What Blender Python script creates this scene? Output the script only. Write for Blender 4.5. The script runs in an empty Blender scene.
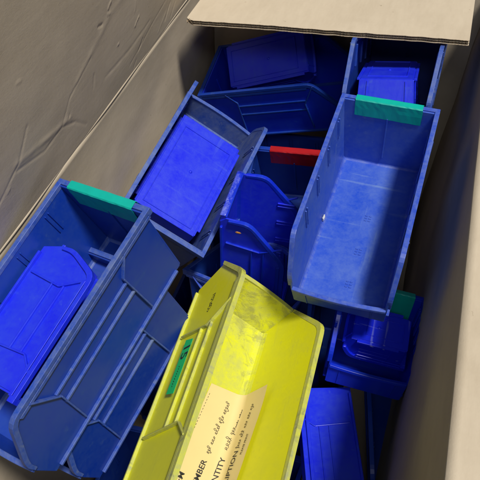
import bpy, bmesh, math, random
from mathutils import Matrix, Vector, Euler, noise
R = math.radians
C = bpy.context.scene.collection
scene = bpy.context.scene
random.seed(7)
ZO = 1.086                                  # lifts the survey origin (the lens) above the ground

# ------------------------------------------------------------------ camera, world, lamps, exposure
cam = bpy.data.cameras.new("camera"); camo = bpy.data.objects.new("camera", cam); C.objects.link(camo)
Xc = Vector((0.95429288, 0.16632556, -0.24831616))        # world X seen by the camera (x right, y down, z forward)
Yc = Vector((300, -715, 674)).normalized()
Zc = Xc.cross(Yc)
right = Vector((Xc.x, Yc.x, Zc.x)); down = Vector((Xc.y, Yc.y, Zc.y)); fwd = Vector((Xc.z, Yc.z, Zc.z))
m = Matrix((right, -down, -fwd)).transposed().to_4x4(); m.translation = Vector((0, 0, ZO))
camo.matrix_world = m
cam.sensor_width = 36; cam.lens = 36 * 674 / 480; cam.clip_start = 0.02; cam.clip_end = 100
cam.dof.use_dof = False
scene.camera = camo

w = bpy.data.worlds.new("World"); scene.world = w; w.use_nodes = True
w.node_tree.nodes["Background"].inputs[0].default_value = (0.80, 0.90, 1.0, 1)
w.node_tree.nodes["Background"].inputs[1].default_value = 0.07

def lamp(name, kind, loc, target, energy, col, **kw):
    l = bpy.data.lights.new(name, kind); l.energy = energy; l.color = col
    for k, v in kw.items(): setattr(l, k, v)
    o = bpy.data.objects.new(name, l); C.objects.link(o); o.location = loc
    o.rotation_euler = (Vector(target) - Vector(loc)).to_track_quat('-Z', 'Y').to_euler()
    return o
tgt = Vector((-.18, .65, .4))
lamp("overhead_lamp", 'SUN', tgt + Vector((.37, -.19, .91)) * 4, tgt, 4.1, (1.0, .96, .88), angle=R(9))
lamp("ceiling_fitting", 'AREA', (.55, -1.2, 2.6), (-.25, .9, .4), 17, (.93, .97, 1.0), shape='RECTANGLE', size=1.4, size_y=.5)  # unseen fill lamp, added to brighten the dark bins

scene.view_settings.view_transform = 'Standard'; scene.view_settings.look = 'None'
scene.view_settings.gamma = 1; scene.view_settings.exposure = 0.0
scene.cycles.max_bounces = 8

# ------------------------------------------------------------------ materials
class NT:
    def __init__(s, name):
        s.m = bpy.data.materials.new(name); s.m.use_nodes = True; s.t = s.m.node_tree
        s.b = s.t.nodes["Principled BSDF"]; s.co = s.t.nodes.new('ShaderNodeTexCoord').outputs['Object']
        s.info = s.t.nodes.new('ShaderNodeObjectInfo')
    def noise(s, scale, detail=4, rough=.6, vec=None, dist=0):
        n = s.t.nodes.new('ShaderNodeTexNoise'); n.inputs['Scale'].default_value = scale
        n.inputs['Detail'].default_value = detail; n.inputs['Roughness'].default_value = rough
        n.inputs['Distortion'].default_value = dist
        s.t.links.new(vec or s.co, n.inputs['Vector']); return n.outputs['Fac']
    def stretch(s, sc, rot=(0,0,0)):
        n = s.t.nodes.new('ShaderNodeMapping'); n.inputs['Scale'].default_value = sc
        n.inputs['Rotation'].default_value = rot
        s.t.links.new(s.co, n.inputs['Vector']); return n.outputs['Vector']
    def ramp(s, fac, a, b, lo=0., hi=1.):
        n = s.t.nodes.new('ShaderNodeMapRange'); n.inputs['From Min'].default_value = a; n.inputs['From Max'].default_value = b
        n.inputs['To Min'].default_value = lo; n.inputs['To Max'].default_value = hi
        s.t.links.new(fac, n.inputs['Value']); return n.outputs['Result']
    def mix(s, fac, a, b):
        n = s.t.nodes.new('ShaderNodeMix'); n.data_type = 'RGBA'
        if isinstance(fac, float): n.inputs[0].default_value = fac
        else: s.t.links.new(fac, n.inputs[0])
        for i, v in ((6, a), (7, b)):
            if isinstance(v, tuple): n.inputs[i].default_value = (*v, 1)
            else: s.t.links.new(v, n.inputs[i])
        return n.outputs[2]
    def mul(s, a, b):
        n = s.t.nodes.new('ShaderNodeMath'); n.operation = 'MULTIPLY'
        for i, v in ((0, a), (1, b)):
            if isinstance(v, (int, float)): n.inputs[i].default_value = v
            else: s.t.links.new(v, n.inputs[i])
        return n.outputs[0]
    def add(s, a, b):
        n = s.t.nodes.new('ShaderNodeMath'); n.operation = 'ADD'
        for i, v in ((0, a), (1, b)):
            if isinstance(v, (int, float)): n.inputs[i].default_value = v
            else: s.t.links.new(v, n.inputs[i])
        return n.outputs[0]
    def bump(s, h, strength, dist=.001):
        n = s.t.nodes.new('ShaderNodeBump'); n.inputs['Strength'].default_value = strength
        n.inputs['Distance'].default_value = dist; s.t.links.new(h, n.inputs['Height'])
        s.t.links.new(n.outputs[0], s.b.inputs['Normal'])
    def set(s, **k):
        for n, v in k.items():
            i = s.b.inputs[n.replace('_', ' ')]
            if isinstance(v, tuple): i.default_value = (*v, 1)
            elif isinstance(v, (int, float)): i.default_value = v
            else: s.t.links.new(v, i)

def plastic(name, base, dust, amount, rough=.35, dark=None, scale=1.0, thresh=.5):
    """moulded polypropylene with a film of shop dust, smudges and fine scratches"""
    n = NT(name)
    big = n.noise(20 * scale, 8, .72, dist=.25); fine = n.noise(160, 3, .7)
    scr = n.noise(60, 3, .6, n.stretch((1, .09, 1), (0, 0, .5))); scr2 = n.noise(75, 2, .6, n.stretch((.08, 1, 1), (.3, 0, -.4)))
    d = n.mul(n.ramp(n.add(n.mul(big, .74), n.mul(fine, .26)), thresh - .16, thresh + .30), amount)
    s = n.mul(n.add(n.ramp(scr, .64, .74), n.ramp(scr2, .65, .75)), amount * .5)
    f = n.add(d, s)
    col = n.mix(f, base, dust)
    if dark: col = n.mix(n.ramp(n.noise(22, 5, .7, dist=1.2), .56, .70, 0, .7), col, dark)
    n.set(Base_Color=col, Roughness=n.add(n.mul(f, .5), rough), Specular_IOR_Level=.4)
    n.bump(n.add(fine, n.mul(big, 2)), .12, .0006)
    return n.m
M = {}
M['blue_new'] = plastic('bright_blue_plastic', (.006, .013, .68), (.04, .10, .50), .5, .30)
M['blue_new2'] = plastic('royal_blue_plastic', (.003, .016, .52), (.03, .10, .42), .35, .27)
M['blue_old'] = plastic('worn_blue_plastic', (.003, .030, .31), (.035, .085, .25), .50, .28)
M['blue_pale'] = plastic('dusty_blue_plastic', (.008, .052, .46), (.14, .23, .44), .62, .34, scale=.8)
M['blue_grey'] = plastic('grimy_blue_plastic', (.007, .042, .28), (.20, .24, .28), .65, .4, thresh=.50)
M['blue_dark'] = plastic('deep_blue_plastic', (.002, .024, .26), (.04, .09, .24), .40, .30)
M['rim_dust'] = plastic('dust_covered_rim', (.007, .050, .36), (.15, .19, .27), .75, .36, thresh=.50, scale=5)
M['rim_clean'] = plastic('blue_rim', (.008, .045, .44), (.16, .22, .38), .7, .28, thresh=.50, scale=4.5)
M['yellow'] = plastic('smudged_yellow_plastic', (.62, .63, .014), (.36, .37, .13), .75, .38, dark=(.20, .21, .12), thresh=.47)
M['yellow_clean'] = plastic('yellow_plastic', (.70, .69, .010), (.46, .47, .08), .50, .34, thresh=.56)
M['yellow_rim'] = plastic('scuffed_yellow_rim', (.55, .56, .03), (.31, .32, .16), .95, .45, dark=(.12, .13, .09), thresh=.46, scale=4)

def simple(name, col, rough=.5, var=.15, sc=60, spec=.4, bump=.1):
    n = NT(name); f = n.noise(sc, 4, .6)
    n.set(Base_Color=n.mix(f, tuple(c * (1 - var) for c in col), tuple(min(1, c * (1 + var)) for c in col)), Roughness=rough, Specular_IOR_Level=spec)
    n.bump(f, bump, .0005); return n.m
def grimy_yellow():
    n = NT('grimy_yellow_plastic'); sep = n.t.nodes.new('ShaderNodeSeparateXYZ'); n.t.links.new(n.co, sep.inputs[0])
    big = n.noise(20, 8, .72, dist=.25); fine = n.noise(160, 3, .7)
    near = n.ramp(sep.outputs['Y'], -.285, -.36); corner = n.ramp(sep.outputs['X'], .02, -.055)
    crust = n.ramp(n.add(n.mul(n.noise(30, 6, .7, dist=1.0), 1.0), n.add(n.mul(near, .10), n.mul(corner, .05))), .60, .72)
    edge = n.mul(crust, .62)
    col = n.mix(n.ramp(n.add(n.mul(big, .7), n.mul(fine, .3)), .42, .66, 0, .75), (.60, .61, .016), (.38, .39, .14))
    col = n.mix(edge, col, (.26, .26, .09)); n.set(Base_Color=col, Roughness=.48, Specular_IOR_Level=.35)
    n.bump(n.add(fine, n.mul(crust, 2.5)), .25, .0007); return n.m
M['yellow_grimy'] = grimy_yellow()
M['blue_gloss'] = plastic('glossy_blue_plastic', (.006, .018, .66), (.55, .62, .80), .9, .27, thresh=.80, scale=1.6)  # pale patches in the colour imitate a highlight, no dust here
M['clear_tape'] = plastic('shiny_clear_tape_on_blue', (.01, .03, .55), (.45, .52, .72), .8, .12, thresh=.60, scale=2.2)  # white glare on the tape painted as pale noise patches
M['tape_green'] = simple('green_tape', (.0, .36, .30), .38, .22, 45, .5, .5)
M['tape_red'] = simple('red_tape', (.34, .008, .012), .3, .25, 45, .5, .6)
M['sticker'] = simple('green_sticker', (.02, .55, .14), .5, .12, 90)
M['ink'] = simple('black_ink', (.03, .028, .026), .6, .1)
M['paper'] = simple('buff_card', (.66, .53, .24), .7, .05, 30)
M['chip'] = simple('white_plastic_chip', (.6, .6, .58), .5, .1)
M['rust'] = simple('orange_chip', (.5, .22, .05), .6, .1)

def cardboard(name, a, b):
    n = NT(name)
    big = n.noise(5, 5, .6, dist=.5); fib = n.noise(90, 4, .7, n.stretch((1, .25, 1))); fib2 = n.noise(500, 2, .5)
    wv = n.t.nodes.new('ShaderNodeTexWave'); wv.wave_type = 'BANDS'; wv.bands_direction = 'Y'
    wv.inputs['Scale'].default_value = 38; wv.inputs['Distortion'].default_value = .5
    n.t.links.new(n.co, wv.inputs['Vector'])
    col = n.mix(n.ramp(n.add(n.mul(big, .6), n.mul(fib, .4)), .35, .65), a, b)
    sp = n.ramp(n.noise(70, 3, .8), .70, .74, 0, .55)
    col = n.mix(sp, col, (a[0] * .5, a[1] * .45, a[2] * .4))
    n.set(Base_Color=col, Roughness=.82, Specular_IOR_Level=.25)
    n.bump(n.add(n.mul(wv.outputs['Fac'], .10), n.add(n.mul(big, 1.6), n.add(n.mul(fib, .6), n.mul(fib2, .3)))), .18, .0016)
    return n.m
M['card'] = cardboard('kraft_cardboard', (.45, .375, .28), (.53, .45, .345))
M['card_edge'] = cardboard('cut_cardboard_edge', (.30, .22, .14), (.42, .32, .21))
M['ground'] = simple('concrete', (.22, .21, .20), .8, .2, 8)

# ------------------------------------------------------------------ mesh helpers
def link(name, bm, mats, parent=None, bevel=0, seg=2, smooth=False):
    bmesh.ops.recalc_face_normals(bm, faces=bm.faces[:])
    me = bpy.data.meshes.new(name); bm.to_mesh(me); bm.free()
    o = bpy.data.objects.new(name, me); C.objects.link(o)
    for x in (mats if isinstance(mats, (list, tuple)) else [mats]): me.materials.append(x)
    if parent: o.parent = parent
    if smooth:
        for p in me.polygons: p.use_smooth = True
    if bevel:
        b = o.modifiers.new('soft_edges', 'BEVEL'); b.width = bevel; b.segments = seg; b.limit_method = 'ANGLE'; b.angle_limit = R(35)
        b.use_clamp_overlap = True
    return o

def hexa(bm, pts, mi=0):
    """8 points: four of one face, four of the opposite one"""
    v = [bm.verts.new(p) for p in pts]
    for f in ((0,1,2,3), (7,6,5,4), (0,4,5,1), (1,5,6,2), (2,6,7,3), (3,7,4,0)):
        bm.faces.new([v[i] for i in f]).material_index = mi

def prism(bm, loop_a, loop_b, mi=0):
    a = [bm.verts.new(p) for p in loop_a]; b = [bm.verts.new(p) for p in loop_b]; n = len(a)
    bm.faces.new(a).material_index = mi; bm.faces.new(b[::-1]).material_index = mi
    for i in range(n):
        bm.faces.new((a[i], b[i], b[(i + 1) % n], a[(i + 1) % n])).material_index = mi

def thing(name, label, cat, mat, group=None):
    o = bpy.data.objects.new(name, None); C.objects.link(o); o.empty_display_size = .02
    o.matrix_world = mat; o['label'] = label; o['category'] = cat
    if group: o['group'] = group
    return o

def pose(rot, t, k=1.0):
    rx, ry, rz = (R(a) for a in rot)
    mm = Matrix.Rotation(rz, 4, 'Z') @ Matrix.Rotation(ry, 4, 'Y') @ Matrix.Rotation(rx, 4, 'X')
    mm.translation = Vector((t[0] * k, t[1] * k, t[2] * k + ZO)); return mm

# ------------------------------------------------------------------ the hopper-fronted storage bin
TH = .0026
def make_bin(label, mat, dims=(.14, .276, .127), s=.03, hc=.06, hl=.04, body='blue_old', rim='rim_dust', inner=None,
             marks=False, chamf=0.0, ext=0.0, fb=.008, ribs=(-.25, -.73), grime=False, group='blue storage bins in the carton', name='storage_bin', divider_rails=True):
    W, L, H = dims; t = thing(name, label, 'storage bin', mat, group)
    wt = W - .012; wb = wt - .012 * min(1, H / .11)            # inside width at the floor and just under the rim
    mb, mr = M[body], M[rim]
    def xs(z, off): return wb / 2 + (wt - wb) / 2 * z / H + off
    # side outline (y, z): bottom back, bottom front, front edge, hopper slope, rim, back
    out = [(-chamf, 0.0), (-L + fb, 0.0), (-L, hl), (-L, hc), (-L + s, H), (0, H), (0, max(chamf * 1.2, 0.0))]
    if not chamf: out.pop()
    if ext: out = out[:5] + [(ext * .6, H), (ext + .003, .46 * H), (.007, .20 * H), (-.0005, .05 * H)]; n = len(out)
    def rnd_(poly, idx, d):
        res = []
        for i, p in enumerate(poly):
            if i not in idx: res.append(p); continue
            p = Vector(p); a = Vector(poly[i - 1]); b = Vector(poly[(i + 1) % len(poly)]); da, db = min(d, (a - p).length * .45), min(d, (b - p).length * .45)
            a = p + (a - p).normalized() * da; b = p + (b - p).normalized() * db
            for q in range(5):
                v = q / 4; res.append(tuple(a * (1 - v) ** 2 + p * 2 * v * (1 - v) + b * v * v))
        return res
    out = rnd_(out, (3, 4, 5, 6) if ext else (3, 4), .012)
    n = len(out); cy = sum(p[0] for p in out) / n; cz = sum(p[1] for p in out) / n
    def inset(poly, d):
        res = []
        for i in range(len(poly)):
            p0, p1, p2 = Vector(poly[i - 1]), Vector(poly[i]), Vector(poly[(i + 1) % len(poly)])
            e1, e2 = (p1 - p0).normalized(), (p2 - p1).normalized()
            n1, n2 = Vector((e1.y, -e1.x)), Vector((e2.y, -e2.x))      # inward for this winding
            if n1.dot(Vector((cy, cz)) - p1) < 0: n1 = -n1
            if n2.dot(Vector((cy, cz)) - p1) < 0: n2 = -n2
            b = (n1 + n2); b = b / max(.35, b.dot(n1)) if b.length > 1e-6 else n1
            res.append(tuple(p1 + b * d))
        return res
    for sx in (-1, 1):
        bm = bmesh.new()
        P = lambda y, z, off: (sx * xs(z, off), y, z)
        o2 = [(y if ext else min(y, -.0028), max(z, .0015)) for y, z in out]
        prism(bm, [P(y, z, 0) for y, z in o2], [P(y, z, TH) for y, z in o2])
        def strip(line, wdt, o0, o1, mi=1):
            for (a, b) in zip(line[:-1], line[1:]):
                a, b = Vector(a), Vector(b); d = (b - a).normalized(); q = Vector((-d.y, d.x)) * wdt / 2
                c4 = [a - q, b - q, b + q, a + q]
                hexa(bm, [P(c.x, c.y, o0) for c in c4] + [P(c.x, c.y, o1) for c in c4], mi)
        k = H / .127
        # ribs on the outer face: two long rails between two cross ribs flared towards the rim, and a foot ledge
        yA, yB = ribs[0] * L, ribs[1] * L
        strip([(yA + .004, .10 * H), (yA, .76 * H), (yA + .020 * k, .955 * H)], .0022, TH - .0002, .0062 * k + .001)
        strip([(yB - .004, .10 * H), (yB, .62 * H), (yB - .024 * k, .955 * H)], .0022, TH - .0002, .0062 * k + .001)
        for zz in (.50, .68): strip([(yA + .0015, zz * H), (yB - .0025, zz * H)], .0036 * k, TH - .0002, .0052 * k + .001)
        strip([(-.012 - chamf, .035 * H), (-L + fb + .008, .035 * H)], .0035, TH - .0002, .0068, 1)
        # divider bumps on the inner face under the rim
        if divider_rails:
            for j in range(4):
                yy = -L * (.14 + .2 * j)
                for dy in (-.003, .003): strip([(yy + dy, H * .66), (yy + dy, H * .93)], .0018, -.0022, .0003, 0)
        link('side_wall', bm, [M[inner] if inner else mb, mr], t, .0007)
    # flange that runs round the whole side outline, one mesh for both sides and the back
    bm = bmesh.new()
    fo = [(-L + .001, hl + .004), (-L - .001, hc), (-L + s - .001, H + .0012), (.0015 + ext * .6, H + .0012)]
    fi = [(-L + .0050, hl + .004), (-L + .0050, hc - .001), (-L + s + .004, H - .0050), (.0015 + ext * .6, H - .0050)]
    fo, fi = rnd_(fo, (1, 2), .013), rnd_(fi, (1, 2), .011)
    for sx in (-1, 1):
        lp = fo + fi[::-1]
        prism(bm, [(sx * xs(z, -.0006), y, z) for y, z in lp], [(sx * xs(z, .0060), y, z) for y, z in lp])
        # outer drop lip of the stacking rim
        hexa(bm, [(sx * xs(z, .0044), y, z) for y, z in ((-L + s + .008, H - .006), (.001, H - .006), (.001, H - .011), (-L + s + .010, H - .011))] +
                 [(sx * xs(z, .0058), y, z) for y, z in ((-L + s + .008, H - .006), (.001, H - .006), (.001, H - .011), (-L + s + .010, H - .011))])
    wt2 = xs(H, .0059)
    hexa(bm, [(-wt2, -.0005, H + .001), (wt2, -.0005, H + .001), (wt2, .0065, H + .001), (-wt2, .0065, H + .001),
              (-wt2, -.0005, H - .008), (wt2, -.0005, H - .008), (wt2, .0065, H - .008), (-wt2, .0065, H - .008)])
    link('rim', bm, mr, t, .0011, 3)
    # back wall with a hanging slot web
    bm = bmesh.new(); b0, b1 = xs(0, .0012), xs(H, .0012)
    zc = max(.001, chamf * 1.2); bc = xs(zc, .0012)
    hexa(bm, [(-bc, -.0003, zc), (bc, -.0003, zc), (bc, -.0003 - TH, zc), (-bc, -.0003 - TH, zc), (-b1, -.0003, H - .001), (b1, -.0003, H - .001), (b1, -.0003 - TH, H - .001), (-b1, -.0003 - TH, H - .001)])
    if chamf: hexa(bm, [(-b0, -.0003 - chamf, .001), (b0, -.0003 - chamf, .001), (b0, -.0003 - TH - chamf, .001), (-b0, -.0003 - TH - chamf, .001), (-bc, -.0003, zc + .0005), (bc, -.0003, zc + .0005), (bc, -.0003 - TH, zc + .0005), (-bc, -.0003 - TH, zc + .0005)])
    if not chamf: hexa(bm, [(-.0012, -TH - chamf, .02 * k), (.0012, -TH - chamf, .02 * k), (.0012, -TH - .0022 - chamf, .02 * k), (-.0012, -TH - .0022 - chamf, .02 * k),
              (-.0012, -TH, H * .8), (.0012, -TH, H * .8), (.0012, -TH - .0018, H * .8), (-.0012, -TH - .0018, H * .8)])
    link('back_wall', bm, M[inner] if inner else mb, t, .0006)
    # front lip: low wall, bowed a little, rolled top
    bm = bmesh.new(); f0, f1 = xs(0, .001), xs(hl, .001); ns = 10
    for i in range(ns):
        u0, u1 = i / ns * 2 - 1, (i + 1) / ns * 2 - 1
        def pt(u, v, th):
            bow = .0035 * (W / .14) ** 2 * (1 - u * u)
            return (u * (f0 + (f1 - f0) * v), -L + fb - fb * v - bow * v + th, .001 + (hl - .001) * v)
        hexa(bm, [pt(u0, 0, 0), pt(u1, 0, 0), pt(u1, 0, TH), pt(u0, 0, TH), pt(u0, 1, 0), pt(u1, 1, 0), pt(u1, 1, TH), pt(u0, 1, TH)])
        def rp(u, y, z): p = pt(u, 1, 0); return (p[0], p[1] + y, hl + z)
        hexa(bm, [rp(u0, -.0025, .0015), rp(u1, -.0025, .0015), rp(u1, .0035, .0015), rp(u0, .0035, .0015),
                  rp(u0, -.0025, -.003), rp(u1, -.0025, -.003), rp(u1, .0035, -.003), rp(u0, .0035, -.003)], 1)
    for u in (-.72, .72):
        a, b = pt(u, .05, -.0015), pt(u, .9, -.0015)
        hexa(bm, [(a[0]-.001, a[1], a[2]), (a[0]+.001, a[1], a[2]), (a[0]+.001, a[1]+.002, a[2]), (a[0]-.001, a[1]+.002, a[2]),
                  (b[0]-.001, b[1], b[2]), (b[0]+.001, b[1], b[2]), (b[0]+.001, b[1]+.002, b[2]), (b[0]-.001, b[1]+.002, b[2])])
    bmesh.ops.remove_doubles(bm, verts=bm.verts[:], dist=1e-6)
    link('front_wall', bm, [M['yellow_grimy'] if grime else mb, mr], t, .0005, 1)
    # base with moulded marks
    bm = bmesh.new(); e = xs(0, .0004)
    hexa(bm, [(-e, -chamf, 0), (e, -chamf, 0), (e, -L + fb + .001, 0), (-e, -L + fb + .001, 0), (-e, -chamf, TH), (e, -chamf, TH), (e, -L + fb + .001, TH), (-e, -L + fb + .001, TH)])
    for sy in (1,):  # step line on the underside and the sprue
        g = .008
        for (x0, y0, x1, y1) in ((-e+g, -g, e-g, -g-.0016), (-e+g, -L+fb+.010+g, e-g, -L+fb+.010+g+.0016), (-e+g, -g-.0016, -e+g+.0016, -L+fb+.0116+g), (e-g-.0016, -g-.0016, e-g, -L+fb+.0116+g)):
            hexa(bm, [(x0,y0,.0004),(x1,y0,.0004),(x1,y1,.0004),(x0,y1,.0004),(x0,y0,-.0012),(x1,y0,-.0012),(x1,y1,-.0012),(x0,y1,-.0012)])
    bmesh.ops.create_cone(bm, cap_ends=True, segments=20, radius1=.0014, radius2=.003, depth=.0016, matrix=Matrix.Translation((.0, -L * .5, -.0006)))
    if marks:
        for yc in (-.40, -.62, -.82):
            for i in range(3):
                for j in range(2):
                    x, y = (j - .5) * .0055 + .004, yc * L + (i - 1) * .0045
                    hexa(bm, [(x-.0018,y-.0009,TH-.0002),(x+.0018,y-.0009,TH-.0002),(x+.0018,y+.0009,TH-.0002),(x-.0018,y+.0009,TH-.0002),
                              (x-.0018,y-.0009,TH+.0011),(x+.0018,y-.0009,TH+.0011),(x+.0018,y+.0009,TH+.0011),(x-.0018,y+.0009,TH+.0011)])
    # rounded inside corners where grime collects
    fr = .010 if grime else .005; bc_ = -chamf - TH
    for sx in (-1, 1):
        pr = [(0, 0), (1, 0), (.62, .13), (.30, .30), (.13, .62), (0, 1)]
        la = [(sx * (xs(v * fr, 0) - u * fr + .0002), bc_, TH - .0002 + v * fr) for u, v in pr]; lb = [(x, -L + fb + .003, z) for x, y, z in la]
        prism(bm, la, lb, 1)
    la = [(-xs(0, 0), bc_ - u * fr + .0004, TH - .0002 + v * fr) for u, v in [(0, 0), (1, 0), (.62, .13), (.30, .30), (.13, .62), (0, 1)]]
    prism(bm, la, [(-x, y, z) for x, y, z in la], 1)
    link('base', bm, [M['yellow_grimy'] if grime else M[inner] if inner else mb, M['yellow_grimy'] if grime else mr], t, .0004, 1)
    t['W'], t['L'], t['H'] = W, L, H
    return t

def back_tape(t, x0, x1, mat, drop=.022, label=None):
    """strip of tape folded over the back rim, its inner end hanging down the inside of the back wall"""
    W, L, H = t['W'], t['L'], t['H']; bm = bmesh.new(); n = 18
    prof = [(.0078, H - .007), (.0078, H + .0016), (.0066, H + .0022), (-.0022, H + .0022), (-.0034, H + .0010), (-.0035, H - .006), (-.0036, H - .012), (-.0037, H - drop)]
    rows = []
    for i in range(n + 1):
        u = i / n; x = x0 + (x1 - x0) * u; r = []
        for j, (y, z) in enumerate(prof):
            dz = (noise.noise(Vector((u * 9, 3.1, j * .3))) * .0006 if j in (0, len(prof) - 1) else 0)
            dy = noise.noise(Vector((u * 14, j * 2.0, 7.7))) * .0004
            r.append(bm.verts.new((x + (noise.noise(Vector((j * 1.7, x0 * 50, i // n))) * .0009 if i in (0, n) else 0), y + dy, z + dz)))
        rows.append(r)
    for a, b in zip(rows[:-1], rows[1:]):
        for j in range(len(prof) - 1): bm.faces.new((a[j], b[j], b[j + 1], a[j + 1]))
    o = link('tape', bm, M[mat], t, smooth=False)
    so = o.modifiers.new('thickness', 'SOLIDIFY'); so.thickness = .0003; so.offset = 1
    if label: o['label'] = label
    return o

# ------------------------------------------------------------------ ground and carton
bm = bmesh.new(); bmesh.ops.create_grid(bm, x_segments=8, y_segments=8, size=6)
g = link('ground', bm, M['ground']); g['kind'] = 'structure'

XL, XR, XB, Y0, Y1, ZF, ZR = -.450, .056, -.008, .085, 1.185, .008, ZO - .54
box = thing('cardboard_box', 'large open brown corrugated cardboard box holding the pile of plastic bins', 'box', Matrix.Translation(((XL + XR) / 2, (Y0 + Y1) / 2, 0)))
inv = box.matrix_world.inverted()
def wavy(p, amp, seed):
    return noise.noise(Vector((p[0] * 6, p[1] * 6, p[2] * 6 + seed))) * amp + noise.noise(Vector((p[0] * 20, p[1] * 20, p[2] * 20 + seed))) * amp * .25

def sheet(name, corner, du, dv, nu, nv, nrm, disp, th=.006, mat='card', parent=box, flute=False):
    """corrugated panel: corner + u*du + v*dv with a displacement along nrm; solid thickness away from nrm"""
    bm = bmesh.new(); corner, du, dv, nrm = Vector(corner), Vector(du), Vector(dv), Vector(nrm).normalized()
    F, B = [], []
    for i in range(nu + 1):
        rf, rb = [], []
        for j in range(nv + 1):
            u, v = i / nu, j / nv; p = corner + du * u + dv * v; d, e = disp(u, v, p)
            q = p + nrm * d + e
            rf.append(bm.verts.new(inv @ q)); rb.append(bm.verts.new(inv @ (q - nrm * th)))
        F.append(rf); B.append(rb)
    for i in range(nu):
        for j in range(nv):
            bm.faces.new((F[i][j], F[i+1][j], F[i+1][j+1], F[i][j+1])); bm.faces.new((B[i][j], B[i][j+1], B[i+1][j+1], B[i+1][j]))
    for i in range(nu):
        bm.faces.new((F[i][0], B[i][0], B[i+1][0], F[i+1][0])).material_index = 1; bm.faces.new((F[i][nv], F[i+1][nv], B[i+1][nv], B[i][nv])).material_index = 1
    for j in range(nv):
        bm.faces.new((F[0][j], F[0][j+1], B[0][j+1], B[0][j])).material_index = 1; bm.faces.new((F[nu][j], B[nu][j], B[nu][j+1], F[nu][j+1])).material_index = 1
    return link(name, bm, [M[mat], M['card_edge']], parent, smooth=True)

O = Vector((0, 0, 0))
LY = Y1 - Y0
# the side walls; the left one is pressed a little by the bins, the right one leans in towards the floor
def d_left(u, v, p): return wavy(p, .005, 1) * min(1, (1 - v) * 6) - .018 * math.sin(math.pi * v) ** .8, O
sheet('wall', (XL, Y0, ZF), (0, LY, 0), (0, 0, ZR - ZF), 90, 50, (1, 0, 0), d_left)
sheet('wall', (XB, Y1, ZF), (0, -LY, 0), (XR - XB, 0, ZR - ZF), 90, 50, (-1, 0, 0), lambda u, v, p: (wavy(p, .005, 2) * min(1, (1 - v) * 6), O))
sheet('wall', (XL - .035, Y1, ZF), (XR - XL + .045, 0, 0), (0, 0, ZR - ZF), 40, 40, (0, -1, 0), lambda u, v, p: (0, O))
sheet('wall', (XR + .006, Y0, ZF), (XL - XR - .012, 0, 0), (0, 0, ZR - ZF), 40, 40, (0, 1, 0), lambda u, v, p: (0, O))
sheet('bottom', (XL - .006, Y0 - .006, ZF), (XR - XL + .012, 0, 0), (0, LY + .012, 0), 10, 10, (0, 0, 1), lambda u, v, p: (0, O), th=.007)

def seg_ridge(y, h, pts, wid, amp):
    best = 1e9
    P = Vector((y, h))
    for a, b in zip(pts[:-1], pts[1:]):
        a, b = Vector(a), Vector(b); ab = b - a; k = max(0, min(1, (P - a).dot(ab) / ab.dot(ab))); best = min(best, (P - a - ab * k).length)
    return amp * math.exp(-(best / wid) ** 2)
# left flap: stands up and leans over a little; creased and dented.  (y along the hinge, h up the flap)
DENTS = [([(.47, .080), (.53, .060), (.575, .062), (.61, .045), (.64, .018)], .0035, -.0050), ([(.47, .090), (.54, .073), (.60, .060)], .010, .0045),
         ([(.42, .060), (.475, .088), (.50, .12)], .004, -.0045), ([(.575, .062), (.60, .09), (.66, .11)], .004, -.003),
         ([(.665, .060), (.668, .080)], .004, -.0045), ([(.70, .055), (.78, .05), (.86, .055)], .006, -.0028),
         ([(.785, .022), (.86, .040), (.93, .055)], .0035, -.003), ([(.80, .008), (.81, .016)], .003, -.004),
         ([(.93, .018), (.95, .040)], .0035, -.0055), ([(.955, .010), (.975, .03)], .003, -.005), ([(.90, .012), (.93, .03)], .003, .003),
         ([(.62, .10), (.72, .14), (.80, .15)], .012, .003)]
rd = random.Random(11)
for _ in range(26):
    y_, h_, a_, l_ = rd.uniform(.36, 1.1), rd.uniform(.01, .24), rd.uniform(0, 3.1), rd.uniform(.004, .022)
    DENTS.append(([(y_, h_), (y_ + math.cos(a_) * l_ * .5 + rd.uniform(-.002, .002), h_ + math.sin(a_) * l_ * .5), (y_ + math.cos(a_) * l_, h_ + math.sin(a_) * l_)], rd.uniform(.002, .004), rd.choice((-1, -1, 1)) * rd.uniform(.004, .010)))
aL = R(102)
def d_flapL(u, v, p):
    y, h = Y0 + u * LY, v * FLW
    d = wavy((y, h, 0), .0018, 5) * min(1, v * 8)
    for pts, wd, am in DENTS: d += seg_ridge(y, h, pts, wd * .45, am * .15) * (.75 + .5 * noise.noise(Vector((y * 60, h * 60, 0))))
    return d, O
FLW = .30
sheet('flap', (XL, Y0, ZR), (0, LY, 0), (math.cos(aL) * -FLW, 0, math.sin(aL) * FLW), 480, 150, (math.sin(aL), 0, math.cos(aL)), d_flapL)
# right flap folded out, nearly level
aR = R(3)
sheet('flap', (XR, Y1, ZR), (0, -LY, 0), (math.cos(aR) * .26, 0, math.sin(aR) * .26), 90, 30, (0, 0, 1),
      lambda u, v, p: (wavy(p, .006, 9) * min(1, v * 5), Vector((0, 0, 0))))
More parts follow.
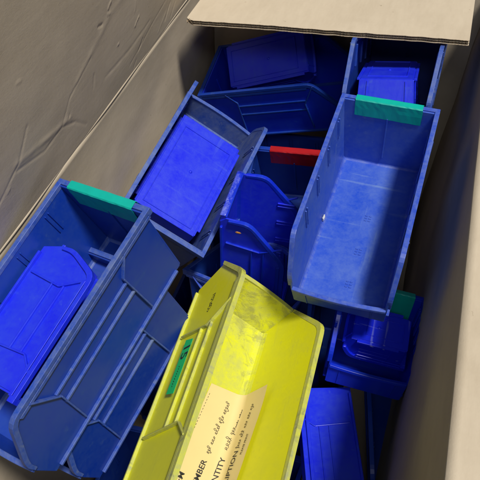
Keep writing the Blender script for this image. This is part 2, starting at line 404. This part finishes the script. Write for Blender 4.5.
# hinge folds: narrow rounded scores joining the walls to their flaps
def hinge(path_fn, n, r, name='fold'):
    bm = bmesh.new(); k = 10; rings = []
    for i in range(n + 1):
        c = path_fn(i / n); rings.append([bm.verts.new(inv @ (c + Vector((math.cos(2*math.pi*j/k), 0, math.sin(2*math.pi*j/k))) * r)) for j in range(k)])
    for a, b in zip(rings[:-1], rings[1:]):
        for j in range(k): bm.faces.new((a[j], a[(j+1) % k], b[(j+1) % k], b[j]))
    bm.faces.new(rings[0]); bm.faces.new(rings[-1][::-1])
    return link(name, bm, M['card'], box, smooth=True)
hinge(lambda u: Vector((XL - .0018 + .0006 * math.sin(u * 23), Y0 + (LY - .02) * u, ZR + .0003 + .0006 * math.sin(u * 31))), 60, .0026)
hinge(lambda u: Vector((XR + .0030, Y0 + (LY - .01) * u, ZR - .0042)), 60, .0036)

# far flap: folded in over the bins, its cut edge towards the lens showing the double fluting
def flap_far():
    yE = .975; x0, x1 = -.424, .028; T = .0088; bm = bmesh.new(); n = 260
    zt = lambda y, x: ZR + .001 + (Y1 - y) * .02 + noise.noise(Vector((x * 5, y * 5, 3))) * .0025
    def edge(x):
        return yE + noise.noise(Vector((x * 9, 0, 1))) * .0022 + noise.noise(Vector((x * 60, 0, 5))) * .0013 + abs(noise.noise(Vector((x * 200, 2, 5)))) * .0010 - .016 + (x - x0) * .034
    def liner(z0, z1, ex, mi_top):
        rows = []
        for i in range(n + 1):
            x = x0 + (x1 - x0) * i / n
            tear = 0
            if i < 8: tear = (8 - i) * .0009 * (1 + noise.noise(Vector((i * 1.3, ex * 900, 2))))
            r = []
            for y in (edge(x) + ex + tear, edge(x) + .03, edge(x) + .09, 1.10, Y1):
                z = zt(y, x); r.append((bm.verts.new(inv @ Vector((x, y, z - z0))), bm.verts.new(inv @ Vector((x, y, z - z1)))))
            rows.append(r)
        for a, b in zip(rows[:-1], rows[1:]):
            for j in range(4):
                bm.faces.new((a[j][0], b[j][0], b[j+1][0], a[j+1][0])).material_index = 0
                bm.faces.new((a[j][1], a[j+1][1], b[j+1][1], b[j][1])).material_index = 0
            bm.faces.new((a[0][0], a[0][1], b[0][1], b[0][0])).material_index = 1
        for r in (rows[0], rows[-1]):
            for j in range(4): bm.faces.new((r[j][0], r[j+1][0], r[j+1][1], r[j][1])).material_index = 1
    liner(0, .0008, 0, 0); liner(T / 2 - .0003, T / 2 + .0004, .0008, 1); liner(T - .0008, T, .0004, 1)
    for (za, zb, per, ph) in ((.0007, T / 2 - .0002, .0078, 0), (T / 2 + .0003, T - .0007, .0062, 1.1)):     # the flutes
        m_ = int((x1 - x0) / per * 8); prev = None
        for i in range(m_ + 1):
            x = x0 + .001 + (x1 - x0 - .002) * i / m_; a = .5 + .5 * math.sin((x - x0) / per * 2 * math.pi + ph)
            zz = za + (zb - za) * a; y = edge(x) + .0014 + abs(noise.noise(Vector((x * 90, 1, 4)))) * .0012
            cur = [bm.verts.new(inv @ Vector((x, y, zt(y, x) - zz + .00025))), bm.verts.new(inv @ Vector((x, y, zt(y, x) - zz - .00025))),
                   bm.verts.new(inv @ Vector((x, y + .04, zt(y + .04, x) - zz - .00025))), bm.verts.new(inv @ Vector((x, y + .04, zt(y + .04, x) - zz + .00025)))]
            if prev:
                for q in range(4): bm.faces.new((prev[q], prev[(q+1) % 4], cur[(q+1) % 4], cur[q])).material_index = 1
            prev = cur
    link('flap', bm, [M['card'], M['card_edge']], box)
flap_far()
sheet('flap', (XL + .01, Y0, ZR), (XR - XL - .02, 0, 0), (0, -.20, -.10), 20, 20, (0, -.4, .9), lambda u, v, p: (0, O))

# ------------------------------------------------------------------ the bins
BIG = (.14, .276, .127)
b1 = make_bin('large empty pale blue bin with green tape, topmost at the right of the pile', pose((6.5, 2.1, -2.2), (-.0705, .833, -.679)), (.14, .285, .122), body='blue_pale', rim='rim_clean', marks=True, s=.026, hc=.066, hl=.040)
back_tape(b1, -.048, .047, 'tape_green', .026)
bm = bmesh.new(); bmesh.ops.create_icosphere(bm, subdivisions=1, radius=.0045, matrix=Matrix.Translation((-.0565, -.135, .010)) @ Matrix.Diagonal((.45, 1.3, 1.1, 1)))
link('stuck_chip', bm, M['chip'], b1)

l1m = pose((17.5, -5.5, -15.3), (-.352, .558, -.659), 0.94)
l1 = make_bin('worn blue bin with green tape and a brighter bin lying inside it', l1m, (.14, .285, .122), body='blue_old', rim='rim_dust')
back_tape(l1, -.050, .050, 'tape_green', .030)
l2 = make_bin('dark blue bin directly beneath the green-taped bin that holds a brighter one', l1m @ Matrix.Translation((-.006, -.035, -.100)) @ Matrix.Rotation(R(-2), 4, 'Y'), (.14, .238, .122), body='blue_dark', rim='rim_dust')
# small bin on its side inside l1: opening towards +x of l1, front away
side = Matrix(((0, 0, 1, 0), (0, -1, 0, 0), (1, 0, 0, 0), (0, 0, 0, 1)))
make_bin('small bright blue bin lying on its side inside the green-taped left bin', l1m @ Matrix.Translation((-.060, -.232, .052)) @ side, (.098, .170, .097), s=.02, hc=.05, hl=.028, body='blue_new', rim='blue_new')

m1m = pose((-14.5, -34.3, 181.2), (-.411, .637, -.763))
make_bin('grimy blue bin tilted against the left cardboard wall with an upturned bin inside', m1m, (.14, .28, .122), body='blue_grey', rim='rim_dust', inner='blue_grey')
up = Matrix.Rotation(math.pi, 4, 'Y')
make_bin('small bright blue bin turned upside down inside the grimy tilted bin', m1m @ Matrix.Translation((.003, -.030, .090)) @ up @ Matrix.Rotation(R(0), 4, 'X'), (.120, .185, .075), s=.02, hc=.04, hl=.03, body='blue_new', rim='blue_new')

t1m = pose((-12.5, -5.5, 92.8), (-.476, 1.262, -.941), .85)
make_bin('dark blue bin lying crossways at the far end under the folded flap', t1m, (.156, .262, .112), s=.051, hc=.047, hl=.035, body='blue_new2', rim='blue_old')
make_bin('small bright blue bin tipped over inside the crossways bin at the far end', t1m @ Matrix.Translation((.022, -.025, .098)) @ Matrix.Rotation(R(138), 4, 'Y') @ Matrix.Rotation(R(-6), 4, 'Z'), (.095, .165, .065), s=.02, hc=.03, hl=.02, body='blue_new', rim='blue_new')

t2m = pose((-24, 0, -1), (-.074, 1.105, -.745))
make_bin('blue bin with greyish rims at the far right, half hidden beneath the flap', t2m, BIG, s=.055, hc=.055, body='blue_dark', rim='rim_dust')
make_bin('small blue bin upturned inside the far right bin under the flap', pose((20, 176, 3), (-.086, 1.035, -.618)), (.096, .15, .072), body='blue_new', rim='blue_new')

c1m = pose((-95, 1.8, -88.3), (-.285, .683, -.838))
c1 = make_bin('royal blue bin standing on end in the middle, open side to the right', c1m, (.112, .195, .098), s=.065, hc=.045, hl=.010, body='blue_new', rim='blue_new2')
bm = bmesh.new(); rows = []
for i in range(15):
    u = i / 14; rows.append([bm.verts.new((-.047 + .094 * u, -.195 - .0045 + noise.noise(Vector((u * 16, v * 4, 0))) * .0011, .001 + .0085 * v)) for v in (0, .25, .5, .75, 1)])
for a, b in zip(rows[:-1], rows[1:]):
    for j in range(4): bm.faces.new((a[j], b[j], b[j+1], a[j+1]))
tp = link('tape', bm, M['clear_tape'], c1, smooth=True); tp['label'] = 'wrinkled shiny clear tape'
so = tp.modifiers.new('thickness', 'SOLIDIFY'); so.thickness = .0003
bm = bmesh.new(); bmesh.ops.create_icosphere(bm, subdivisions=1, radius=.003, matrix=Matrix.Translation((.0555, -.180, .030)) @ Matrix.Diagonal((.3, .7, 1.5, 1)))
link('stuck_chip', bm, M['rust'], c1)
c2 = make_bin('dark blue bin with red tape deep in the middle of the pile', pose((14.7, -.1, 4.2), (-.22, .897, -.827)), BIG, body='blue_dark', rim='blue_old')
back_tape(c2, -.040, .050, 'tape_red', .03)

d1m = pose((-17.4, 9.1, 2.6), (-.061, .797, -1.029), .87) @ Matrix.Translation((0, -.070, 0))
d1 = make_bin('blue bin with teal tape just below the front of the pale bin', d1m, (.126, .110, .110), body='blue_new2', rim='blue_new2', hc=.06, hl=.038)
back_tape(d1, -.038, .046, 'tape_green', .056)

DL = .104
y1m = pose((-6.2, -42.4, 185.1), (-.227, .299, -.773)) @ Matrix.Translation((0, DL, 0))
y1 = make_bin('yellow bin with a buff paper label, tilted on its side in the foreground', y1m, (.14, .380, .127), s=.045, hc=.060, hl=.056, fb=.022, ribs=(-.36, -.71), grime=True, body='yellow_clean', rim='yellow_rim', inner='yellow_clean', group='yellow storage bin', divider_rails=False)

# small bin on its side inside d1, opening away from the lens
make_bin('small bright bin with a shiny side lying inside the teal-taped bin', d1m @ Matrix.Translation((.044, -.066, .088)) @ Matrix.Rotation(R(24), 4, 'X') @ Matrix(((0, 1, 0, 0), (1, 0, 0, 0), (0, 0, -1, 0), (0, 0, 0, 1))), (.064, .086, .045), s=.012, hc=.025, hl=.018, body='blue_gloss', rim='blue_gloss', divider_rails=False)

# bins deeper in the pile
side_l = Matrix(((0, 0, -1, 0), (0, 1, 0, 0), (1, 0, 0, 0), (0, 0, 0, 1)))
make_bin('bright blue bin lying on its side at the bottom right, below the teal-taped bin', pose((0, 0, 18), (-.055, .54, -.90)) @ side_l, (.105, .25, .075), s=.03, hc=.05, hl=.03, body='blue_new', rim='blue_new')
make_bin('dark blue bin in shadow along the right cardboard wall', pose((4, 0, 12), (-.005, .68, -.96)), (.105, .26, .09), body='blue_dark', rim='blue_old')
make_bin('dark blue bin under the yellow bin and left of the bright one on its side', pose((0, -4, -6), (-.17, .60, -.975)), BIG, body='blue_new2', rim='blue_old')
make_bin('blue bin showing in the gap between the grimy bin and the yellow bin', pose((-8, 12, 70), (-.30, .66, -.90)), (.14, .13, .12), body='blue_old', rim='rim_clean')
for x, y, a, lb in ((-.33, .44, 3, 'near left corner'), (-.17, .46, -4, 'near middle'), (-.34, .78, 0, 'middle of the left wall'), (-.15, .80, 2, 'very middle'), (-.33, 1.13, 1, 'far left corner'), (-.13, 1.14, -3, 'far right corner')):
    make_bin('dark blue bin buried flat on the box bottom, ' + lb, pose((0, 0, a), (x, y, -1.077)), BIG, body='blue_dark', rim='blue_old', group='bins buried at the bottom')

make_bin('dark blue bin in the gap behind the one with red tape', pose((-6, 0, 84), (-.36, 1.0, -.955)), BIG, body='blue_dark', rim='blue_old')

# ------------------------------------------------------------------ writing on the yellow bin
def text_mesh(txt, size):
    cu = bpy.data.curves.new('t', 'FONT'); cu.body = txt; cu.size = size; cu.extrude = 0; cu.offset = size * .012; cu.resolution_u = 3
    o = bpy.data.objects.new('t', cu); C.objects.link(o); dg = bpy.context.evaluated_depsgraph_get()
    me = bpy.data.meshes.new_from_object(o.evaluated_get(dg)); vs = [v.co.copy() for v in me.vertices]; fs = [list(p.vertices) for p in me.polygons]
    bpy.data.objects.remove(o); bpy.data.curves.remove(cu); bpy.data.meshes.remove(me); return vs, fs
def write(bm, txt, size, place, end=None):
    vs, fs = text_mesh(txt, size); x1 = max(v.x for v in vs); sh = (end - x1) if end is not None else 0
    bv = [bm.verts.new(place(v.x + sh, v.y)) for v in vs]
    for f in fs:
        try: bm.faces.new([bv[i] for i in f])
        except ValueError: pass
def scrawl(bm, pts, wd, place):
    """pen stroke through points, as a thin ribbon"""
    P = [Vector(p) for p in pts]; Q = []
    for i in range(len(P) - 1):
        a, b, c, d = P[max(i-1, 0)], P[i], P[i+1], P[min(i+2, len(P)-1)]
        for k in range(5):
            t = k / 5; Q.append(.5 * ((2*b) + (c-a)*t + (2*a-5*b+4*c-d)*t*t + (3*b-a-3*c+d)*t**3))
    Q.append(P[-1]); prev = None
    for i, q in enumerate(Q):
        d = (Q[min(i+1, len(Q)-1)] - Q[max(i-1, 0)]); d = d.normalized() if d.length else Vector((1, 0)); nn = Vector((-d.y, d.x)) * wd / 2
        cur = (bm.verts.new(place(*(q + nn))), bm.verts.new(place(*(q - nn))))
        if prev: bm.faces.new((prev[0], prev[1], cur[1], cur[0]))
        prev = cur

# buff card: lies on the floor and curls up the far side wall
XF, RR = .0432, .0125
def card(sv, y, lift=0):
    v = card0(sv, y, lift); return Vector((-v.x, -.239 - DL - v.y, v.z))
def card0(sv, y, lift=0):
    x = sv + (-.0095 + (y + .222) * .10)
    z0 = .0034 + lift
    if x < XF: return Vector((x, y, z0))
    a = (x - XF) / RR; am = math.pi / 2 - .05
    if a < am: return Vector((XF + (RR - 0) * math.sin(a) - lift * math.sin(a), y, .0034 + RR - (RR - lift) * math.cos(a)))
    e = x - XF - am * RR
    return Vector((XF + RR * math.sin(am) - lift, y, .0034 + RR - RR * math.cos(am) + e)) + Vector((math.cos(am) * e, 0, 0))
bm = bmesh.new(); rows = []
WD = .098
for i in range(41):
    sv = WD * i / 40; ye = -.098 + sv * .14; rows.append([bm.verts.new(card(sv, ye + (-.270 - ye) * j / 24, .0004 + .0007 * max(0, noise.noise(Vector((sv * 30, j * .3, 2)))) + .003 * math.exp(-j / 2.0) * (i / 40) ** 2)) for j in range(25)])
for a, b in zip(rows[:-1], rows[1:]):
    for j in range(24): bm.faces.new((a[j], b[j], b[j+1], a[j+1]))
lab = link('label', bm, M['paper'], y1, smooth=True); lab['label'] = 'buff paper card with printed headings and handwriting'
bm = bmesh.new()
for txt, s0, end in (('ITEM', .0165, -.220), ('NUMBER', .038, -.193), ('QUANTITY', .0615, -.180), ('DESCRIPTION', .0815, -.172)):
    write(bm, txt, .0112, lambda a, b, s0=s0: card(s0 - b, a, .0013), end)
for k in range(34):
    y = -.112 - k * .0045; scrawl(bm, [(y, .0012), (y - .0022, .0012)], .0006, lambda a, b: card(.0045 - b * 0, a, .0013) + Vector((b, 0, 0)))
write(bm, 'PLEASE PRINT', .0045, lambda a, b: card(.0905 - b, a, .0013), -.150)
link('print', bm, M['ink'], lab)
bm = bmesh.new(); rnd = random.Random(4)
def squiggle(y0, y1, s0, amp, n, up=1.0):
    """joined-up pen writing: a chain of loops of uneven height, broken into words"""
    x = y0; w0 = abs(y1 - y0) / n; k = 0
    while x < y1 - w0:
        run = []
        for _ in range(rnd.choice((3, 4, 5))):
            h = amp * rnd.choice((.45, .5, .55, .6, 1.0, 1.15)); w = w0 * rnd.uniform(.75, 1.25); lo = -amp * (.5 if rnd.random() < .12 else 0)
            run += [(x, lo), (x + w * .75, h * .7), (x + w * .45, h), (x + w * .2, h * .5), (x + w * .6, 0)]
            x += w
            if x > y1: break
        scrawl(bm, run, .00055, lambda a, b: card(s0 - b, a, .0013))
        x += w0 * .7
squiggle(-.184, -.112, .036, .0060, 20)
squiggle(-.170, -.140, .0585, .0075, 7); squiggle(-.138, -.112, .0585, .0014, 9)
squiggle(-.168, -.108, .079, .0058, 18)
link('handwriting', bm, M['ink'], lab)

# green sticker and a scrawl on the outer face of the near side wall
def outer(y, z, lift):
    return Vector((.058 + .006 * z / .127 + TH + lift, -.239 - DL - y, z))
bm = bmesh.new()
q = [(-.0835, .0385), (-.0875, .0585), (-.1640, .0600), (-.1605, .0400)]
bm2 = [bm.verts.new(outer(y, z, .0056)) for y, z in q]; bm.faces.new(bm2)
st = link('sticker', bm, M['sticker'], y1); st['label'] = 'bright green sticker marked 15'
so = st.modifiers.new('thickness', 'SOLIDIFY'); so.thickness = .0003
bm = bmesh.new()
write(bm, '15', .0235, lambda a, b: outer(-.092 - a, .0425 + b, .0062))
xx = -.124
for k in range(9): scrawl(bm, [(xx - k * .0034, .0478 + rnd.uniform(-.0008, .0008)), (xx - k * .0034 - .0018, .0500)], .0011, lambda a, b: outer(a, b, .0062))
link('print', bm, M['ink'], st)
bm = bmesh.new()
P = lambda a, b: outer(-.016 - a, .058 + b, .0004)
for pts in ([(0, .006), (.001, -.001), (.0005, .002)], [(0, .0055), (.003, .005), (.006, .006)], [(.003, .005), (.005, 0), (.008, -.001), (.009, .003), (.006, .004), (.008, .0055), (.012, .004)],
            [(.011, .006), (.014, .001), (.017, .006), (.018, .001), (.013, -.001)], [(.019, .005), (.021, .007), (.024, .004), (.023, -.001), (.020, .0), (.020, .004)], [(.026, .004), (.028, .001), (.0255, -.001)]):
    scrawl(bm, pts, .0010, P)
link('handwriting', bm, M['ink'], y1)
